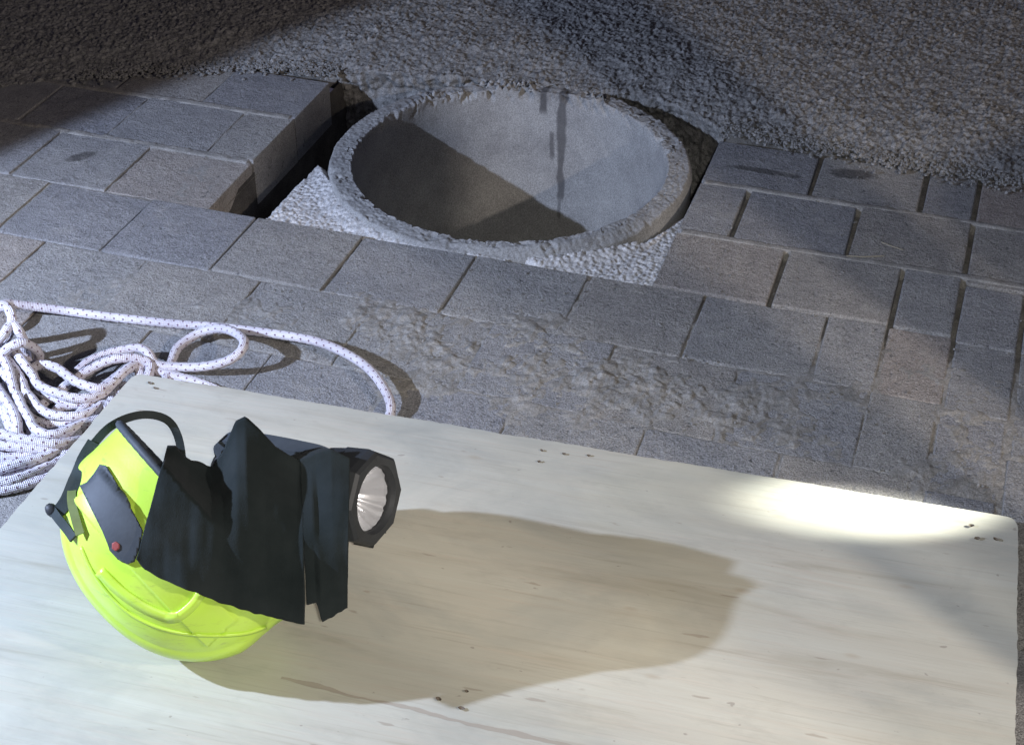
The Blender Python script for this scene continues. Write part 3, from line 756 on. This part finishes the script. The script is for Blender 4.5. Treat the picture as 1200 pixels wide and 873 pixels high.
# ------------------------------------------------------------------ black cloth draped over the searchlight
d0 = (tc-CAMLOC).dot(-CB)
cols = [ # s, top (x,y), hem (x,y), depth at top, depth at hem
 (0.00, (196, 523), (160, 655), dz-.01, dz-.135),
 (0.05, (205, 523), (170, 668), dz-.01, dz-.142),
 (0.15, (222, 541), (205, 685), dz-.00, dz-.142),
 (0.28, (248, 548), (245, 701), d0-.02, dz-.135),
 (0.34, (262, 530), (262, 707), d0-.02, d0-.125),
 (0.40, (277, 494), (280, 713), d0-.03, d0-.12),
 (0.44, (287, 489), (292, 716), d0-.03, d0-.12),
 (0.50, (303, 503), (307, 720), d0-.03, d0-.118),
 (0.58, (322, 524), (326, 725), d0-.02, d0-.115),
 (0.70, (348, 540), (350, 730), d0-.02, d0-.11),
 (0.735, (355, 538), (357, 732), d0-.02, d0-.108)]
cols2 = [(0.735, (352, 540), (359, 708), d0-.02, d0-.104), (0.79, (365, 536), (371, 706), d0-.025, d0-.10), (0.80, (370, 533), (377, 729), d0-.025, d0-.10),
 (0.90, (388, 528), (392, 721), d0-.03, d0-.098), (1.0, (410, 538), (407, 712), d0-.03, d0-.095)]
def drape(name, cols, seed, parent, fall=1., lean=.01):
    S = [c[0] for c in cols]
    ns = int(150*(S[-1]-S[0]))+8; nf, nb = 56, 26
    PX = np.zeros((ns, nf)); PY = np.zeros((ns, nf)); D = np.zeros((ns, nf)); LIM = np.full((ns, nf), 99.); WR = np.zeros((ns, nf))
    for i in range(ns):
        s = S[0]+(S[-1]-S[0])*i/(ns-1)
        tx, ty, hx, hy, td, hd = [np.interp(s, S, [c[k][m] if k < 3 else c[k] for c in cols]) for k, m in ((1, 0), (1, 1), (2, 0), (2, 1), (3, 0), (4, 0))]
        for j in range(nf):
            t = j/(nf-1)
            px, py = tx+(hx-tx)*t, ty+(hy-ty)*t
            py += t**6*2.2*mn.noise(Vector((s*22+seed, 0, 2))); px += .8*mn.noise(Vector((s*10, t*7+seed, 6)))*t
            PX[i, j], PY[i, j] = px, py
            D[i, j] = td+(hd-td)*t-.062*math.sin(math.pi*min(1, t*1.15))*(.55 if s < .25 else 1)
            h = hit(px, py)
            if h is not None: LIM[i, j] = (h-CAMLOC).dot(-CB)-.012
            q = Vector((px*.011+seed, py*.011, 0))
            w_ = .0075*mn.noise(Vector((px*.030+seed, py*.008-px*.006, 0)))+.0018*mn.noise(Vector((px*.075+seed, py*.016+px*.012, 5)))+.002*mn.noise(q*2.5)
            WR[i, j] = -w_*min(1, t*4+.2)
    for k_ in range(3):
        P_ = np.pad(LIM, 1, mode='edge'); LIM = np.minimum.reduce([P_[1:-1, 1:-1], P_[2:, 1:-1], P_[:-2, 1:-1], P_[1:-1, 2:], P_[1:-1, :-2]])
    for it in range(160):
        D = np.minimum(D, LIM)
        P_ = np.pad(D, 1, mode='edge'); D = .2*(P_[1:-1, 1:-1]+P_[2:, 1:-1]+P_[:-2, 1:-1]+P_[1:-1, 2:]+P_[1:-1, :-2])
    D = np.minimum(D, LIM)+WR
    g = []
    for i in range(ns):
        row = [deep(PX[i, j], PY[i, j], D[i, j]) for j in range(nf)]
        backr = []; p0 = row[0]
        for j in range(1, nb):
            t = j/(nb-1); w_ = .006*mn.noise(Vector((i*.05, t*3, 9)))
            drop = max(0, p0.z-.07)*fall
            backr.append(Vector((p0.x+lean*t, p0.y+(.012*math.sin(t*math.pi/2)+.05*t**1.5)*(.4+.6*fall)+w_*fall, p0.z-drop*t**1.4)))
        g.append(backr[::-1]+row)
    nv = nf+nb-1
    me = mesh_np(name, [tuple(p-CP) for r_ in g for p in r_], grid_quads(ns, nv))
    o = obj(name, me, CLOTH); o.parent = parent
    sm = o.modifiers.new('s', 'SOLIDIFY'); sm.thickness = .0028; sm.offset = 0
    return o
CP = ground(300, 700, BT)
cloth = empty('cloth', CP)
tag(cloth, 'black fabric cover draped over the searchlight and the helmet opening', 'cloth')
drape('cloth_body', cols, 1.3, cloth); drape('cloth_flap', cols2, 4.1, cloth, .12, -.03)
# ------------------------------------------------------------------ straws on the pavers
def straw(path, z, r_, label):
    P = catmull([ground(a, b, z) for a, b in path], .004)
    tag(obj('straw', tube([P], r_, 6), STRAW), label, 'straw')
straw([(992, 300), (1012, 301), (1036, 300)], .003, .0013, 'pale flat straw lying in the joint right of the hole')
straw([(1033, 284), (1046, 289), (1058, 293)], .003, .0009, 'thin dark straw slanting across a paver right of the hole')
# loose crumbs of aggregate fallen along the road edge and into the corners
def crumbs(n, seed):
    rnd = random.Random(seed); co, fc = [], []
    base = bmesh.new(); bmesh.ops.create_icosphere(base, subdivisions=1, radius=1); bv_ = [v.co.copy() for v in base.verts]; bf = [[v.index for v in f.verts] for f in base.faces]; base.free()
    for k in range(n):
        if k % 7: x = rnd.uniform(-1.9, .45); y = float(np.interp(x, ex, ey))+rnd.gauss(-.004, .022); z = .004
        else: x = rnd.gauss(-.6, .45); y = rnd.uniform(1.9, 2.9); z = .001
        if RX0 < x < RX1 and y > RY0-.005: continue
        if x < -1.9 or x > .45: continue
        r_ = rnd.uniform(.0012, .0035)*(1.6 if k % 7 else .8); o0 = len(co); a = [rnd.uniform(.6, 1.3) for _ in range(3)]
        for v in bv_:
            f_ = 1+.35*mn.noise(v*1.7+Vector((k*3.1, 0, 0))); co.append((x+v.x*r_*a[0]*f_, y+v.y*r_*a[1]*f_, z+v.z*r_*a[2]*.7*f_))
        fc += [[o0+i for i in f] for f in bf]
    me = bpy.data.meshes.new('crumbs'); me.from_pydata(co, [], fc); return me
tag(obj('crumbs', crumbs(5200, 5), GRAVEL), 'loose stone crumbs scattered along the road edge and over the pavers', 'gravel', kind='stuff')
# ------------------------------------------------------------------ unseen shadow casters added to the right of the pit
def revolve(prof, seg=40, sq=None):
    bm = bmesh.new(); rings = []
    for r_, z in prof: rings.append([bm.verts.new((r_*math.cos(2*math.pi*k/seg), r_*math.sin(2*math.pi*k/seg), z)) for k in range(seg)])
    for a, b in zip(rings[:-1], rings[1:]):
        for k in range(seg): bm.faces.new([a[k], a[(k+1) % seg], b[(k+1) % seg], b[k]])
    return bm
def from_fill(az, d): a = math.radians(az); return (FILL[0]+d*math.cos(a), FILL[1]+d*math.sin(a), 0)
post = empty('shadow_post', from_fill(133, 1.42)); tag(post, 'grey barrier post on a rubber foot added out of view to cast a shadow band', 'post')  # unseen post, added to block the warm light in a narrow band
for n_, p_, m_ in (('base', [(.001, 0), (.17, 0), (.17, .05), (.10, .075), (.06, .08), (.001, .08)], BLACKP), ('pole', [(.058, .08), (.058, 1.28), (.05, 1.30), (.001, 1.30)], STEELP)):
    o = smooth(obj(n_, revolve(p_), m_), False); o.parent = post
drum = empty('shadow_drum', from_fill(123.5, 1.3)); tag(drum, 'orange and white plastic traffic drum added out of view to shade the pavers', 'barrel')  # unseen drum, added to keep the warm light off the right pavers
WHITEP = flat('white_plastic', (.7, .7, .7), .5)
bol = empty('shadow_bollard', from_fill(143.0, 1.2)); tag(bol, 'white plastic bollard added out of view to cast a shadow into the pipe', 'shadow_bollard')  # unseen, added to shade the pipe wall and part of the board
for n_, p_, m_ in (('base', [(.001, 0), (.16, 0), (.16, .03), (.001, .04)], BLACKP), ('body', [(.078, .03), (.078, 1.175), (.072, 1.19), (.001, 1.195)], WHITEP)):
    o = obj(n_, revolve(p_), m_); o.parent = bol
for n_, p_, m_ in (('base', [(.001, 0), (.26, 0), (.26, .04), (.001, .05)], BLACKP), ('barrel', [(.20, .05), (.20, .25), (.19, .26), (.19, .45), (.18, .46), (.18, .65), (.17, .66), (.17, .85), (.16, .86), (.155, .97), (.12, .99), (.001, .99)], PLASTO),
                   ('stripe', [(.193, .28), (.193, .43)], WHITEP), ('stripe', [(.173, .68), (.173, .83)], WHITEP)):
    o = obj(n_, revolve(p_), m_); o.parent = drum
